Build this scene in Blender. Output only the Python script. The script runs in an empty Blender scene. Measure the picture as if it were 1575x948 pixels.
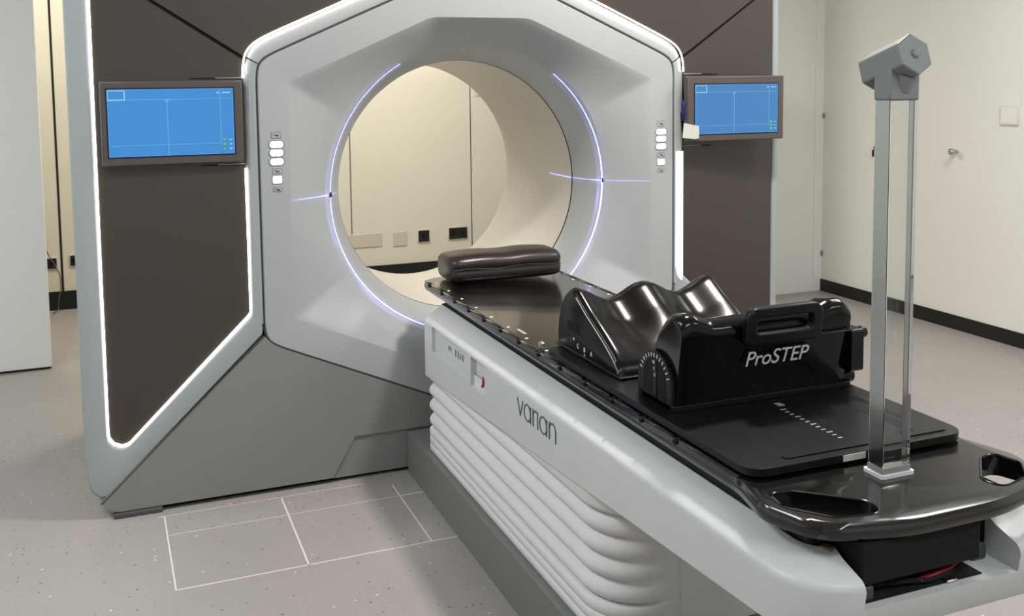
import bpy, bmesh, math, random
from mathutils import Vector, Matrix
random.seed(4)
PI = math.pi
scene = bpy.context.scene

# ------------------------------------------------------------------ camera
W, H = 1575.0, 948.0
F, PX, PY = 1529.3, 790.0, 254.3
YAW, PITCH, ROLL = .3820, .0852, .0110
fw = Vector((math.sin(YAW)*math.cos(PITCH), math.cos(YAW)*math.cos(PITCH), -math.sin(PITCH)))
rt = Vector((math.cos(YAW), -math.sin(YAW), 0))
dn = fw.cross(rt)
r2 = math.cos(ROLL)*rt + math.sin(ROLL)*dn
d2 = -math.sin(ROLL)*rt + math.cos(ROLL)*dn
cd = bpy.data.cameras.new('camera'); cam = bpy.data.objects.new('camera', cd)
scene.collection.objects.link(cam); scene.camera = cam
m = Matrix((( r2.x, -d2.x, -fw.x), (r2.y, -d2.y, -fw.y), (r2.z, -d2.z, -fw.z))).to_4x4()
m.translation = Vector((-1.291, -3.518, 1.46)); cam.matrix_world = m
cd.sensor_width = 36; cd.lens = F/W*36
cd.shift_x = (W/2-PX)/W; cd.shift_y = -(H/2-PY)/W
cd.clip_start = .05; cd.clip_end = 60

# ------------------------------------------------------------------ view, world, lights
vs = scene.view_settings
vs.view_transform = 'Standard'; vs.look = 'None'; vs.gamma = 1; vs.exposure = 0; vs.use_curve_mapping = False
wd = bpy.data.worlds.new('world'); scene.world = wd; wd.use_nodes = True
wd.node_tree.nodes['Background'].inputs[0].default_value = (.9, .92, 1, 1)
wd.node_tree.nodes['Background'].inputs[1].default_value = .05

def area(name, loc, sx, sy, power, col, rot=(0, 0, 0)):
    l = bpy.data.lights.new(name, 'AREA'); l.shape = 'RECTANGLE'; l.size = sx; l.size_y = sy
    l.energy = power; l.color = col
    o = bpy.data.objects.new(name, l); scene.collection.objects.link(o)
    o.location = loc; o.rotation_euler = rot
    return o
COOL = (.92, .97, 1.03); NEUT = (.99, .995, 1.02); WARM = (1, .94, .84)
area('ceiling_or_fill_lamp', (-2.3, -1.3, 2.76), .6, 1.2, 44, COOL)
area('ceiling_or_fill_lamp', (-.2, -3.9, 2.76), 1.2, .6, 34, COOL)
area('ceiling_or_fill_lamp', (.40, -1.0, 2.76), .22, .22, 58, (1, .91, .88))
area('ceiling_or_fill_lamp', (2.1, -1.0, 2.76), .6, 1.2, 40, NEUT)
area('ceiling_or_fill_lamp', (1.9, -3.8, 2.76), 1.2, .6, 20, NEUT)
area('ceiling_or_fill_lamp', (-3.0, .2, 2.76), .6, .6, 26, COOL)  # fill lamp added to brighten the left partition, no known fixture
area('ceiling_or_fill_lamp', (.2, 2.3, 2.76), 1.2, .5, 62, WARM)
area('ceiling_or_fill_lamp', (-1.9, 2.8, 2.76), .5, .5, 20, WARM)

# ------------------------------------------------------------------ materials
def lin(c):
    c = c/255
    return c/12.92 if c <= .04045 else ((c+.055)/1.055)**2.4
def rgb(r, g, b): return (lin(r), lin(g), lin(b), 1)
def mat(name, col, rough=.5, metal=0, coat=0, noise=0, bump=0, scale=60, emit=0, spec=.5, trans=0, ior=1.45, crough=.05):
    mt = bpy.data.materials.new(name); mt.use_nodes = True
    nt = mt.node_tree; b = nt.nodes['Principled BSDF']
    b.inputs['Base Color'].default_value = col
    b.inputs['Roughness'].default_value = rough
    b.inputs['Metallic'].default_value = metal
    b.inputs['Coat Weight'].default_value = coat
    b.inputs['Coat Roughness'].default_value = crough
    b.inputs['Specular IOR Level'].default_value = spec
    b.inputs['Transmission Weight'].default_value = trans
    b.inputs['IOR'].default_value = ior
    if emit:
        b.inputs['Emission Color'].default_value = col
        b.inputs['Emission Strength'].default_value = emit
    tc = nt.nodes.new('ShaderNodeTexCoord')
    nz = nt.nodes.new('ShaderNodeTexNoise'); nz.inputs['Scale'].default_value = scale; nz.inputs['Detail'].default_value = 3
    nt.links.new(tc.outputs['Object'], nz.inputs['Vector'])
    if noise:
        mx = nt.nodes.new('ShaderNodeMix'); mx.data_type = 'RGBA'; mx.blend_type = 'MULTIPLY'
        cr = nt.nodes.new('ShaderNodeMapRange'); cr.inputs['To Min'].default_value = 1-noise; cr.inputs['To Max'].default_value = 1+noise
        nt.links.new(nz.outputs['Fac'], cr.inputs['Value'])
        mx.inputs['Factor'].default_value = 1; mx.inputs['A'].default_value = col
        nt.links.new(cr.outputs['Result'], mx.inputs['B']); nt.links.new(mx.outputs['Result'], b.inputs['Base Color'])
    if bump:
        bp = nt.nodes.new('ShaderNodeBump'); bp.inputs['Strength'].default_value = bump; bp.inputs['Distance'].default_value = .002
        nt.links.new(nz.outputs['Fac'], bp.inputs['Height']); nt.links.new(bp.outputs['Normal'], b.inputs['Normal'])
    return mt

def floor_mat():
    mt = bpy.data.materials.new('speckled_vinyl'); mt.use_nodes = True
    nt = mt.node_tree; N = nt.nodes; L = nt.links; b = N['Principled BSDF']
    b.inputs['Roughness'].default_value = .38; b.inputs['Specular IOR Level'].default_value = .35
    tc = N.new('ShaderNodeTexCoord')
    n1 = N.new('ShaderNodeTexNoise'); n1.inputs['Scale'].default_value = 1.3; n1.inputs['Detail'].default_value = 4
    n2 = N.new('ShaderNodeTexNoise'); n2.inputs['Scale'].default_value = 90; n2.inputs['Detail'].default_value = 3
    vo = N.new('ShaderNodeTexVoronoi'); vo.inputs['Scale'].default_value = 46
    vo2 = N.new('ShaderNodeTexVoronoi'); vo2.inputs['Scale'].default_value = 31
    for n in (n1, n2, vo, vo2): L.new(tc.outputs['Object'], n.inputs['Vector'])
    base = N.new('ShaderNodeMix'); base.data_type = 'RGBA'
    base.inputs['A'].default_value = rgb(143, 138, 134); base.inputs['B'].default_value = rgb(158, 153, 148)
    L.new(n1.outputs['Fac'], base.inputs['Factor'])
    fine = N.new('ShaderNodeMix'); fine.data_type = 'RGBA'; fine.blend_type = 'MULTIPLY'; fine.inputs['Factor'].default_value = 1
    mr = N.new('ShaderNodeMapRange'); mr.inputs['To Min'].default_value = .86; mr.inputs['To Max'].default_value = 1.12
    L.new(n2.outputs['Fac'], mr.inputs['Value']); L.new(base.outputs['Result'], fine.inputs['A']); L.new(mr.outputs['Result'], fine.inputs['B'])
    # sparse dark and pale chips: small cells whose random colour is high
    def chip(v, thr, rad, prev, col):
        sp = N.new('ShaderNodeSeparateColor'); L.new(v.outputs['Color'], sp.inputs['Color'])
        a = N.new('ShaderNodeMath'); a.operation = 'GREATER_THAN'; a.inputs[1].default_value = thr; L.new(sp.outputs['Red'], a.inputs[0])
        c = N.new('ShaderNodeMath'); c.operation = 'LESS_THAN'; c.inputs[1].default_value = rad; L.new(v.outputs['Distance'], c.inputs[0])
        d = N.new('ShaderNodeMath'); d.operation = 'MULTIPLY'; L.new(a.outputs[0], d.inputs[0]); L.new(c.outputs[0], d.inputs[1])
        e = N.new('ShaderNodeMath'); e.operation = 'MULTIPLY'; e.inputs[1].default_value = .8; L.new(d.outputs[0], e.inputs[0])
        mx = N.new('ShaderNodeMix'); mx.data_type = 'RGBA'; mx.inputs['B'].default_value = col
        L.new(e.outputs[0], mx.inputs['Factor']); L.new(prev, mx.inputs['A'])
        return mx.outputs['Result']
    o = chip(vo, .82, .17, fine.outputs['Result'], rgb(62, 58, 55))
    o = chip(vo2, .86, .14, o, rgb(205, 196, 186))
    L.new(o, b.inputs['Base Color'])
    return mt

M = {}
M['floor'] = floor_mat()
M['joint'] = mat('pale_joint', rgb(205, 200, 190), .6, noise=.1)
M['wall'] = mat('white_wall_panel', rgb(223, 223, 216), .55, noise=.02, scale=3)
M['wallL'] = mat('white_leaf', rgb(238, 239, 234), .5, noise=.02, scale=3)
M['wallB'] = mat('cream_panel', rgb(222, 217, 200), .5, noise=.02, scale=3)
M['ceil'] = mat('ceiling_white', rgb(225, 225, 220), .8, noise=.02)
M['black'] = mat('black_skirting', rgb(20, 19, 19), .5, noise=.1)
M['seamdark'] = mat('dark_gap', rgb(30, 29, 28), .8, noise=.1)
M['seamgrey'] = mat('grey_gap', rgb(70, 72, 72), .8, noise=.1)
M['cover'] = mat('gantry_white', rgb(161, 165, 165), .36, noise=.015, scale=4, coat=.15, crough=.2)
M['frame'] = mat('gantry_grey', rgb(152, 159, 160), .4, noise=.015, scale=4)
M['lower'] = mat('gantry_lower_grey', rgb(126, 129, 125), .42, noise=.015, scale=4)
M['bore'] = mat('bore_liner', rgb(196, 192, 182), .32, noise=.01, scale=4)
M['panel'] = mat('brown_gloss_panel', rgb(62, 56, 51), .26, noise=.03, scale=6, spec=.6)
M['panelR'] = M['panel']
M['led'] = mat('led_strip_glow', (1, .94, .90, 1), .5, emit=13)
M['lip_glow'] = mat('led_lit_lip', (1, .96, .93, 1), .5, emit=1.6)  # glow given to the rim lip, standing for LED light falling on it
M['button'] = mat('lit_button', (.95, 1, 1, 1), .5, emit=1.6)
M['icon'] = mat('key_outline', rgb(120, 128, 126), .4)
M['bezel'] = mat('monitor_bezel', rgb(78, 73, 68), .4, noise=.02)
M['bezeldark'] = mat('monitor_bezel_edge', rgb(16, 26, 70), .3)
M['screen'] = mat('screen_blue', rgb(60, 146, 222), .25, emit=.84)
M['screenR'] = mat('screen_blue_pale', rgb(68, 138, 204), .22, emit=.8)
M['uiline'] = mat('screen_line', rgb(120, 190, 240), .4, emit=.75)
M['uilight'] = mat('screen_text', rgb(170, 235, 250), .4, emit=.85)
for k_ in ('screen', 'screenR', 'uiline', 'uilight'):
    M[k_].node_tree.nodes['Principled BSDF'].inputs['Base Color'].default_value = (.012, .02, .03, 1)
M['uigreen'] = mat('screen_green', rgb(60, 130, 110), .4, emit=.5)
M['couch'] = mat('couch_white', rgb(197, 200, 199), .38, noise=.015, scale=4)
M['bellow'] = mat('bellows_white', rgb(214, 212, 212), .6, noise=.015, scale=30)
M['pedestal'] = mat('pedestal_grey', rgb(112, 115, 110), .5, noise=.04, scale=12)
M['carbon'] = mat('black_tabletop', rgb(13, 12, 11), .17, noise=.1, spec=.6, coat=.45, crough=.06)
M['matt'] = mat('black_plate', rgb(13, 13, 13), .34, noise=.15, spec=.38)
M['gloss'] = mat('black_gloss_plastic', rgb(7, 7, 7), .16, noise=.1, spec=.4)
M['satin'] = mat('black_satin_plastic', rgb(9, 7, 7), .22, noise=.1, spec=.32)
M['slot'] = mat('deep_slot', rgb(4, 4, 4), .9)
M['vinyl'] = mat('black_vinyl', rgb(34, 27, 26), .32, noise=.1, bump=.12, scale=260, spec=.6)
M['dot'] = mat('white_print', rgb(225, 222, 215), .5)
M['dim'] = mat('dim_print', rgb(150, 148, 142), .5)
M['text'] = mat('logo_print', rgb(205, 207, 208), .5)
M['brand'] = mat('dark_grey_print', rgb(78, 84, 86), .5)
M['acryl'] = mat('clear_acrylic', (.93, .95, .95, 1), .02, trans=1, ior=1.49)
M['headgrey'] = mat('grey_plastic', rgb(128, 132, 132), .42, noise=.02)
M['whitep'] = mat('white_plastic', rgb(214, 216, 214), .4)
M['red'] = mat('red_plastic', rgb(170, 35, 40), .4)
M['redtape'] = mat('dark_red_tape', rgb(130, 22, 24), .5)
M['blue'] = mat('navy_plastic', rgb(26, 30, 92), .4)
M['chrome'] = mat('chrome', rgb(205, 208, 208), .16, metal=1)
M['steel'] = mat('steel', rgb(190, 188, 184), .25, metal=1)
M['plate'] = mat('beige_plate', rgb(206, 196, 178), .5)
M['plateW'] = mat('pale_plate', rgb(212, 210, 200), .5)
M['carr'] = mat('dark_teal_grey', rgb(42, 48, 48), .5)
M['endp'] = mat('shade_grey', rgb(120, 120, 114), .6, noise=.02)
M['socket'] = mat('black_socket', rgb(24, 22, 22), .4)
M['cable'] = mat('brown_cable', rgb(110, 96, 78), .6)
M['cablegrey'] = mat('grey_cable', rgb(58, 62, 66), .5)
M['paper'] = mat('paper', rgb(190, 190, 180), .7)
M['lens'] = mat('laser_window', rgb(24, 34, 90), .2)

# ------------------------------------------------------------------ helpers
C = scene.collection
def finish(me, ang=35):
    for p in me.polygons: p.use_smooth = True
    try: me.set_sharp_from_angle(angle=math.radians(ang))
    except Exception: pass
def obj(name, bm, m_, parent=None, bevel=0, seg=2, ang=35, label=None, kind=None, recalc=True):
    if recalc: bmesh.ops.recalc_face_normals(bm, faces=bm.faces)
    me = bpy.data.meshes.new(name); bm.to_mesh(me); bm.free()
    me.materials.append(M[m_] if isinstance(m_, str) else m_)
    finish(me, ang)
    o = bpy.data.objects.new(name, me); C.objects.link(o)
    if parent: o.parent = parent; o.matrix_parent_inverse = Matrix.Translation(-wloc(parent))
    if bevel:
        b = o.modifiers.new('bevel', 'BEVEL'); b.width = bevel; b.segments = seg; b.limit_method = 'ANGLE'; b.angle_limit = math.radians(30)
        b.harden_normals = False
    if label: o['label'] = label
    if kind: o['kind'] = kind
    return o
def wloc(o): return o.location if o.parent is None else Vector((0, 0, 0))
def thing(name, label, cat, loc=(0, 0, 0), group=None):
    o = bpy.data.objects.new(name, None); C.objects.link(o); o.location = loc; o.empty_display_size = .05
    o['label'] = label; o['category'] = cat
    if group: o['group'] = group
    return o
def tag(o, label, cat, group=None):
    o['label'] = label; o['category'] = cat
    if group: o['group'] = group
    return o
def struct(name, bm, m_, **k):
    o = obj(name, bm, m_, **k); o['kind'] = 'structure'; return o
def box(a, b, bm=None):
    bm = bm or bmesh.new()
    x0, y0, z0 = a; x1, y1, z1 = b
    v = [bm.verts.new(p) for p in ((x0,y0,z0),(x1,y0,z0),(x1,y1,z0),(x0,y1,z0),(x0,y0,z1),(x1,y0,z1),(x1,y1,z1),(x0,y1,z1))]
    for f in ((0,3,2,1),(4,5,6,7),(0,1,5,4),(1,2,6,5),(2,3,7,6),(3,0,4,7)): bm.faces.new([v[i] for i in f])
    return bm
def extr(pts, f0, f1, bm=None):
    """prism: pts 2-D outline, f0/f1 map a 2-D point to the near and far 3-D point"""
    bm = bm or bmesh.new()
    a = [bm.verts.new(f0(p)) for p in pts]; b = [bm.verts.new(f1(p)) for p in pts]
    n = len(pts)
    for i in range(n): bm.faces.new((a[i], a[(i+1) % n], b[(i+1) % n], b[i]))
    fs = [bm.faces.new(a), bm.faces.new(b)]
    bmesh.ops.triangulate(bm, faces=fs, quad_method='BEAUTY', ngon_method='EAR_CLIP')
    return bm
def ring_loft(rings, closed=True, cap0=False, cap1=False, bm=None):
    bm = bm or bmesh.new()
    V = [[bm.verts.new(p) for p in r] for r in rings]
    n = len(rings[0])
    for A, B in zip(V, V[1:]):
        for i in range(n if closed else n-1):
            j = (i+1) % n
            bm.faces.new((A[i], A[j], B[j], B[i]))
    if cap0: bm.faces.new(V[0][::-1])
    if cap1: bm.faces.new(V[-1])
    return bm
def tube(path, r, seg=10, bm=None, caps=True, sq=1):
    path = [Vector(p) for p in path]; rings = []
    up = Vector((0, 0, 1))
    for i, p in enumerate(path):
        t = (path[min(i+1, len(path)-1)]-path[max(i-1, 0)]).normalized()
        if abs(t.dot(up)) > .95: s = t.cross(Vector((1, 0, 0)))
        else: s = t.cross(up)
        s.normalize(); q = s.cross(t)
        rr = r[i] if isinstance(r, (list, tuple)) else r
        rings.append([p+(s*math.cos(2*PI*k/seg)+q*math.sin(2*PI*k/seg)*sq)*rr for k in range(seg)])
    return ring_loft(rings, True, caps, caps, bm)
def roundpoly(pts, rad, n=6):
    """2-D polygon with rounded corners; rad is one radius or a list"""
    out = []; N_ = len(pts)
    for i in range(N_):
        p = Vector(pts[i]); a = Vector(pts[i-1]); b = Vector(pts[(i+1) % N_])
        r = rad[i] if isinstance(rad, (list, tuple)) else rad
        u = (a-p).normalized(); v = (b-p).normalized()
        if r <= 0: out.append((p.x, p.y)); continue
        ang = math.acos(max(-1, min(1, u.dot(v))))
        d = min(r/math.tan(ang/2), (a-p).length*.49, (b-p).length*.49); r = d*math.tan(ang/2)
        c = p+(u+v).normalized()*(r/math.sin(ang/2))
        s = p+u*d; e = p+v*d
        a0 = math.atan2(s.y-c.y, s.x-c.x); a1 = math.atan2(e.y-c.y, e.x-c.x)
        da = (a1-a0+PI) % (2*PI)-PI
        for k in range(n+1):
            t = a0+da*k/n; out.append((c.x+r*math.cos(t), c.y+r*math.sin(t)))
    return out
def offset(pts, d):
    """inward offset (positive d) of a convex-ish outline"""
    n = len(pts); A = sum(pts[i][0]*pts[(i+1) % n][1]-pts[(i+1) % n][0]*pts[i][1] for i in range(n)); s = 1 if A > 0 else -1
    out = []
    for i in range(n):
        a = Vector(pts[i-1]); p = Vector(pts[i]); b = Vector(pts[(i+1) % n])
        e1 = (p-a); e2 = (b-p)
        if e1.length < 1e-7: e1 = e2
        if e2.length < 1e-7: e2 = e1
        e1.normalize(); e2.normalize()
        n1 = Vector((-e1.y, e1.x))*s; n2 = Vector((-e2.y, e2.x))*s
        nn = (n1+n2); nn.normalize()
        k = max(.35, nn.dot(n1))
        out.append((p.x+nn.x*d/k, p.y+nn.y*d/k))
    return out
def boolean_cut(o, cutter):
    md = o.modifiers.new('cut', 'BOOLEAN'); md.object = cutter; md.operation = 'DIFFERENCE'; md.solver = 'EXACT'
    dg = bpy.context.evaluated_depsgraph_get(); dg.update()
    me = bpy.data.meshes.new_from_object(o.evaluated_get(dg)); o.modifiers.clear(); o.data = me; finish(me)
    bpy.data.objects.remove(cutter, do_unlink=True)
def text(name, s, m_, mtx, size, parent=None, shear=0, ext=.0006, space=1, offs=0):
    cu = bpy.data.curves.new(name, 'FONT'); cu.body = s; cu.size = size; cu.extrude = ext; cu.shear = shear; cu.space_character = space
    cu.align_x = 'CENTER'; cu.align_y = 'CENTER'; cu.offset = offs
    t = bpy.data.objects.new(name+'_tmp', cu); C.objects.link(t)
    dg = bpy.context.evaluated_depsgraph_get(); dg.update()
    me = bpy.data.meshes.new_from_object(t.evaluated_get(dg)); bpy.data.objects.remove(t, do_unlink=True)
    me.transform(mtx); me.name = name; me.materials.clear(); me.materials.append(M[m_])
    o = bpy.data.objects.new(name, me); C.objects.link(o)
    if parent: o.parent = parent; o.matrix_parent_inverse = Matrix.Translation(-wloc(parent))
    return o
def frame(origin, x, y):
    x = Vector(x).normalized(); y = Vector(y).normalized(); z = x.cross(y)
    mm = Matrix(((x.x, y.x, z.x), (x.y, y.y, z.y), (x.z, y.z, z.z))).to_4x4(); mm.translation = Vector(origin); return mm
def bx(name, a, b, m_, parent=None, bevel=0, **k): return obj(name, box(a, b), m_, parent, bevel, **k)

# ================================================================== THE ROOM
struct('floor', box((-4.2, -5.6, -.1), (3.3, 3.7, 0)), 'floor')
fl = bpy.data.objects['floor']
def joint(x0, y0, x1, y1, w=.0045):
    d = Vector((x1-x0, y1-y0)); n = Vector((-d.y, d.x)).normalized()*w/2
    p = [(x0-n.x, y0-n.y), (x1-n.x, y1-n.y), (x1+n.x, y1+n.y), (x0+n.x, y0+n.y)]
    return extr(p, lambda q: (q[0], q[1], .0), lambda q: (q[0], q[1], .0008))
for (a, b, c, d, w) in ((-1.187, -.05, -1.180, -.587, .005), (-.797, -.06, -.797, -.587, .006), (-.407, -.1, -.407, -.583, .005),
                        (-1.18, -.587, -.32, -.583, .0055), (-.407, -.203, -.32, -.203, .005), (-1.187, -.207, -.407, -.203, .002),
                        (-1.21, -.05, -.5, -.05, .002)):
    obj('floor_joint', joint(a, b, c, d, w), 'joint', fl)
struct('ceiling', box((-4.2, -5.6, 2.8), (3.3, 3.7, 2.9)), 'ceil')
struct('wall_right', box((3.17, -5.6, 0), (3.3, 1.95, 2.8)), 'wall')
struct('wall_behind_camera', box((-4.2, -5.6, 0), (3.17, -5.5, 2.8)), 'wall')
struct('wall_left', box((-4.2, -5.5, 0), (-4.1, 3.6, 2.8)), 'wall')
wb = struct('wall_back', box((-4.1, 3.52, 0), (3.3, 3.6, 2.8)), 'wallB')
struct('wall_front_right', box((1.9, 1.95, 0), (3.3, 2.05, 2.8)), 'wall')
struct('trim_1', box((3.10, 1.945, 0), (3.17, 1.95, 2.8)), 'wall', bevel=.001)
struct('baseboard_right', box((3.160, -5.5, 0), (3.17, 1.944, .081)), 'black')
struct('baseboard_back', box((-4.1, 3.508, 0), (1.9, 3.52, .121)), 'black')
for x, w in ((-1.642, .014), (.272, .007), (1.19, .007)):
    obj('panel_gap', box((x-w/2, 3.5185, .121), (x+w/2, 3.5205, 2.8)), 'seamdark' if w > .01 else 'seamgrey', wb)
struct('wall_front_left', box((-4.1, 2.045, .012), (-1.640, 2.10, 2.8)), 'wallL', bevel=.002)
struct('shadow_gap', box((-4.1, 2.055, 0), (-1.645, 2.09, .012)), 'seamdark')  # dark strip painting the shade in the gap under the partition
# small marks and fittings on the walls
def wallplate(name, a, b, m_, label, cat, bev=.003):
    return tag(obj(name, box(a, b), m_, bevel=bev), label, cat)
wallplate('cover_plate', (.25, 3.514, .262), (.494, 3.52, .362), 'plate', 'wide beige cover plate low on the cream rear wall, seen through the bore', 'wall plate')
wallplate('cover_plate', (.575, 3.514, .254), (.681, 3.52, .361), 'plate', 'square beige cover plate low on the rear wall beside the black sockets', 'wall plate')
def socket(x0, z0, x1, z1, label, n=1, y=3.52):
    t = thing('wall_socket', label, 'socket', ((x0+x1)/2, y, z0))
    obj('surround', box((x0-.008, y-.006, z0-.008), (x1+.008, y, z1+.008)), 'plateW', t, .003)
    obj('socket_insert', box((x0, y-.012, z0), (x1, y-.006, z1)), 'socket', t, .008)
    for k in range(n):
        cx = x0+(x1-x0)*(k+.5)/n
        obj('outlet_hole', tube([(cx, y-.0135, (z0+z1)/2), (cx, y-.011, (z0+z1)/2)], .016, 14), 'slot', t)
socket(.768, .274, .851, .358, 'square black wall socket low on the cream rear wall, seen through the bore')
socket(1.006, .278, 1.149, .362, 'wide black double wall socket low on the rear wall beside the panel gap', 2)
socket(-1.729, .275, -1.672, .342, 'black wall socket at far left with a thin cable hanging past it')
socket(-1.590, .285, -1.545, .352, 'black wall socket half hidden behind the left edge of the gantry')
tag(obj('hanging_cable', tube([(-1.755, 3.5, .56), (-1.745, 3.49, .46), (-1.72, 3.48, .38), (-1.685, 3.48, .31), (-1.655, 3.48, .24), (-1.652, 3.485, .15), (-1.668, 3.49, .08), (-1.672, 3.47, .01), (-1.70, 3.4, .006)], .0035, 6), 'cable'),
    'thin brown cable hanging down the rear wall at far left', 'cable')
t = thing('wall_sign', 'small pale sign high on the rear wall seen at the top right of the bore', 'sign', (1.25, 3.52, 1.35))
obj('sign_plate', box((1.225, 3.515, 1.345), (1.285, 3.52, 1.388)), 'plateW', t, .001)
obj('sign_mark', box((1.232, 3.5135, 1.374), (1.246, 3.515, 1.381)), 'brand', t); obj('sign_mark', box((1.250, 3.5135, 1.356), (1.27, 3.515, 1.36)), 'brand', t)
t = thing('wall_plate', 'square white blank plate high on the right wall', 'wall plate', (3.17, .44, 1.2))
obj('plate', box((3.162, .378, 1.19), (3.17, .498, 1.297)), 'plateW', t, .003)
obj('plate_center', box((3.1605, .388, 1.20), (3.162, .488, 1.287)), 'wall', t, .001)
t = thing('round_knob', 'small round steel knob on the right wall below the white plate', 'door knob', (3.17, .792, 1.028))
obj('knob_stem', tube([(3.17, .792, 1.028), (3.14, .792, 1.028)], .011, 12), 'steel', t)
obj('knob_head', tube([(3.145, .792, 1.028), (3.14, .792, 1.028), (3.118, .792, 1.028), (3.114, .792, 1.028)], [.013, .018, .018, .013], 16), 'steel', t)
t = thing('key_lock', 'black key hanging in a lock on the right wall, just left of the pole', 'lock', (3.17, 1.435, .99))
obj('lock_body', tube([(3.17, 1.43, 1.012), (3.15, 1.43, 1.012)], .013, 12), 'socket', t)
obj('key', box((3.146, 1.436, .955), (3.152, 1.452, 1.0)), 'socket', t, .002)
for z in (1.20, .26):
    obj('hinge', box((3.158, 1.930, z-.016), (3.17, 1.944, z+.016)), 'headgrey', bpy.data.objects['wall_right'], .003)

# ================================================================== GANTRY
CZ = 1.043
G = thing('treatment_gantry', 'large white and brown ring-shaped radiotherapy machine with a lit hexagonal front and a round bore', 'medical scanner', (0, 0, 0))
NS = 360
def support(planes, p):
    def f(a):
        u = (math.cos(a), math.sin(a)); s = 0
        for (nx, nz, d) in planes:
            v = (nx*u[0]+nz*u[1])/d
            if v > 0: s += v**p
        return s**(-1/p)
    return f
def hexp(dx, c, flat=None):
    k = math.hypot(.445, 1); pl = [(1, 0, dx), (-1, 0, dx)]
    for sx in (1, -1):
        for sz in (1, -1): pl.append((sx*.445/k, sz/k, c/k))
    if flat: pl += [(0, 1, flat), (0, -1, flat)]
    return pl
hexR = support(hexp(.826, .860), 44)
rimR = support(hexp(.872, .930), 30)
inR = support(hexp(.722, .738, .652), 170)
A_ = [2*PI*k/NS for k in range(NS)]
def ringpts(fr, y): return [(fr(a)*math.cos(a), y, CZ+fr(a)*math.sin(a)) for a in A_]
def ringlist(fr, lst): return [ringpts(fr if callable(fr) else (lambda a: fr), y) for y in lst]
# front cover: flat hexagonal rim, then the faceted flare down to the bore
rg = [ringpts(lambda a: hexR(a), .03), ringpts(lambda a: hexR(a)-.0005, .004), ringpts(lambda a: hexR(a)-.004, 0), ringpts(lambda a: inR(a)+.004, 0), ringpts(lambda a: inR(a), .0006)]
for k in range(1, 11):
    t_ = k/10
    yy = .105*(t_**1.12)
    rg.append(ringpts(lambda a: inR(a)*(1-t_)+.572*t_, yy))
for r_, y_ in ((.5655, .112), (.557, .122), (.545, .142), (.532, .168), (.52, .198), (.510, .232), (.503, .262), (.5, .2745)):
    rg.append(ringpts(lambda a: r_, y_))
obj('front_cover', ring_loft(rg), 'cover', G, ang=16, label='white hexagonal front cover flaring into the round bore')
bo = ring_loft([ringpts(lambda a: .5012, .2725), ringpts(lambda a: .4994, .2735), ringpts(lambda a: .4994, .2815), ringpts(lambda a: .5012, .2825)])
obj('bore_seam', bo, 'seamdark', G, label='thin dark ring around the bore')
rg = [ringpts(lambda a: .5, .281)]+[ringpts(lambda a: .5, y) for y in (.5, .75, 1.0, 1.035)]+[ringpts(lambda a: .506, 1.045)]
obj('bore_liner', ring_loft(rg), 'bore', G, label='smooth beige inner tube of the bore')
# dark gasket line around the hexagon
obj('cover_seam', ring_loft([ringpts(lambda a: hexR(a)-.001, .006), ringpts(lambda a: hexR(a)+.0065, .006)]), 'seamgrey', G, label='dark seam around the front cover')

# rim around the upper hexagon (angles from lower-side to over the top)
def arcsel(a0, a1, n=150): return [a0+(a1-a0)*k/n for k in range(n+1)]
def rimstrip(a0, a1, prof):
    AA = arcsel(a0, a1); rows = []
    for (t, y) in prof:
        rows.append([((hexR(a)+.0065)*(1-t)+rimR(a)*t, y, a) for a in AA])
    bm = bmesh.new()
    V = [[bm.verts.new((r*math.cos(a), y, CZ+r*math.sin(a))) for (r, y, a) in row] for row in rows]
    for A, B in zip(V, V[1:]):
        for i in range(len(A)-1): bm.faces.new((A[i], A[i+1], B[i+1], B[i]))
    return bm
PROF = [(0, .03), (0, .003), (.05, 0), (.25, -.001), (.5, .002), (.7, .005), (.85, .010), (.97, .017), (1.12, .026)]
aR = math.radians(-27); aL = math.radians(207)
cR = math.atan2(.50, .85); cL = PI-cR
obj('rim_segment', rimstrip(cR+.002, cL-.002, PROF), 'cover', G, label='upper lit rim over the top of the hexagon')
obj('rim_segment', rimstrip(aR, cR-.002, PROF), 'cover', G, label='right-hand lit rim of the hexagon')
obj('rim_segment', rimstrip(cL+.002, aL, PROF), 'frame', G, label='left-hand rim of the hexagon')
# LED light lines along the outside of the rim
def ledrim(a0, a1, t0, t1, y0, y1):
    return rimstrip(a0, a1, [(t0, y0), (t1, y1)])
def ledline(a0, a1, dr=.0038, y=.003, r=.0024):
    return tube([((rimR(a)+dr)*math.cos(a), y, CZ+(rimR(a)+dr)*math.sin(a)) for a in arcsel(a0, a1)], r, 8)
obj('led_strip_glow', ledline(cR-.004, cL+.004), 'led', G, label='white light line above the hexagon')
obj('led_strip_glow', ledline(math.radians(27), cR-.006), 'led', G, label='light line at the upper right corner')
obj('led_strip_glow', ledline(cL+.006, math.radians(153.5)), 'led', G, label='light line at the upper left corner')
PF2 = [(t, y-.0012) for t, y in PROF[1:]]
obj('led_strip_glow', extr([(.838, 1.163), (.8375, .69), (.846, .652), (.858, .634), (.869, .626), (.872, .655), (.872, 1.163)], lambda p: (p[0], -.0022-.004*(p[0]-.838), p[1]), lambda p: (p[0], .002, p[1])), 'lip_glow', G, label='rim lip made to glow as LED-lit down the right side')  # lip surface emits in place of the LED light it would catch
obj('led_strip_glow', rimstrip(math.radians(26.5), cR-.006, PF2[3:]), 'lip_glow', G, label='rim lip made to glow as LED-lit at the upper right corner')  # same painted glow on the corner of the rim

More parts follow.
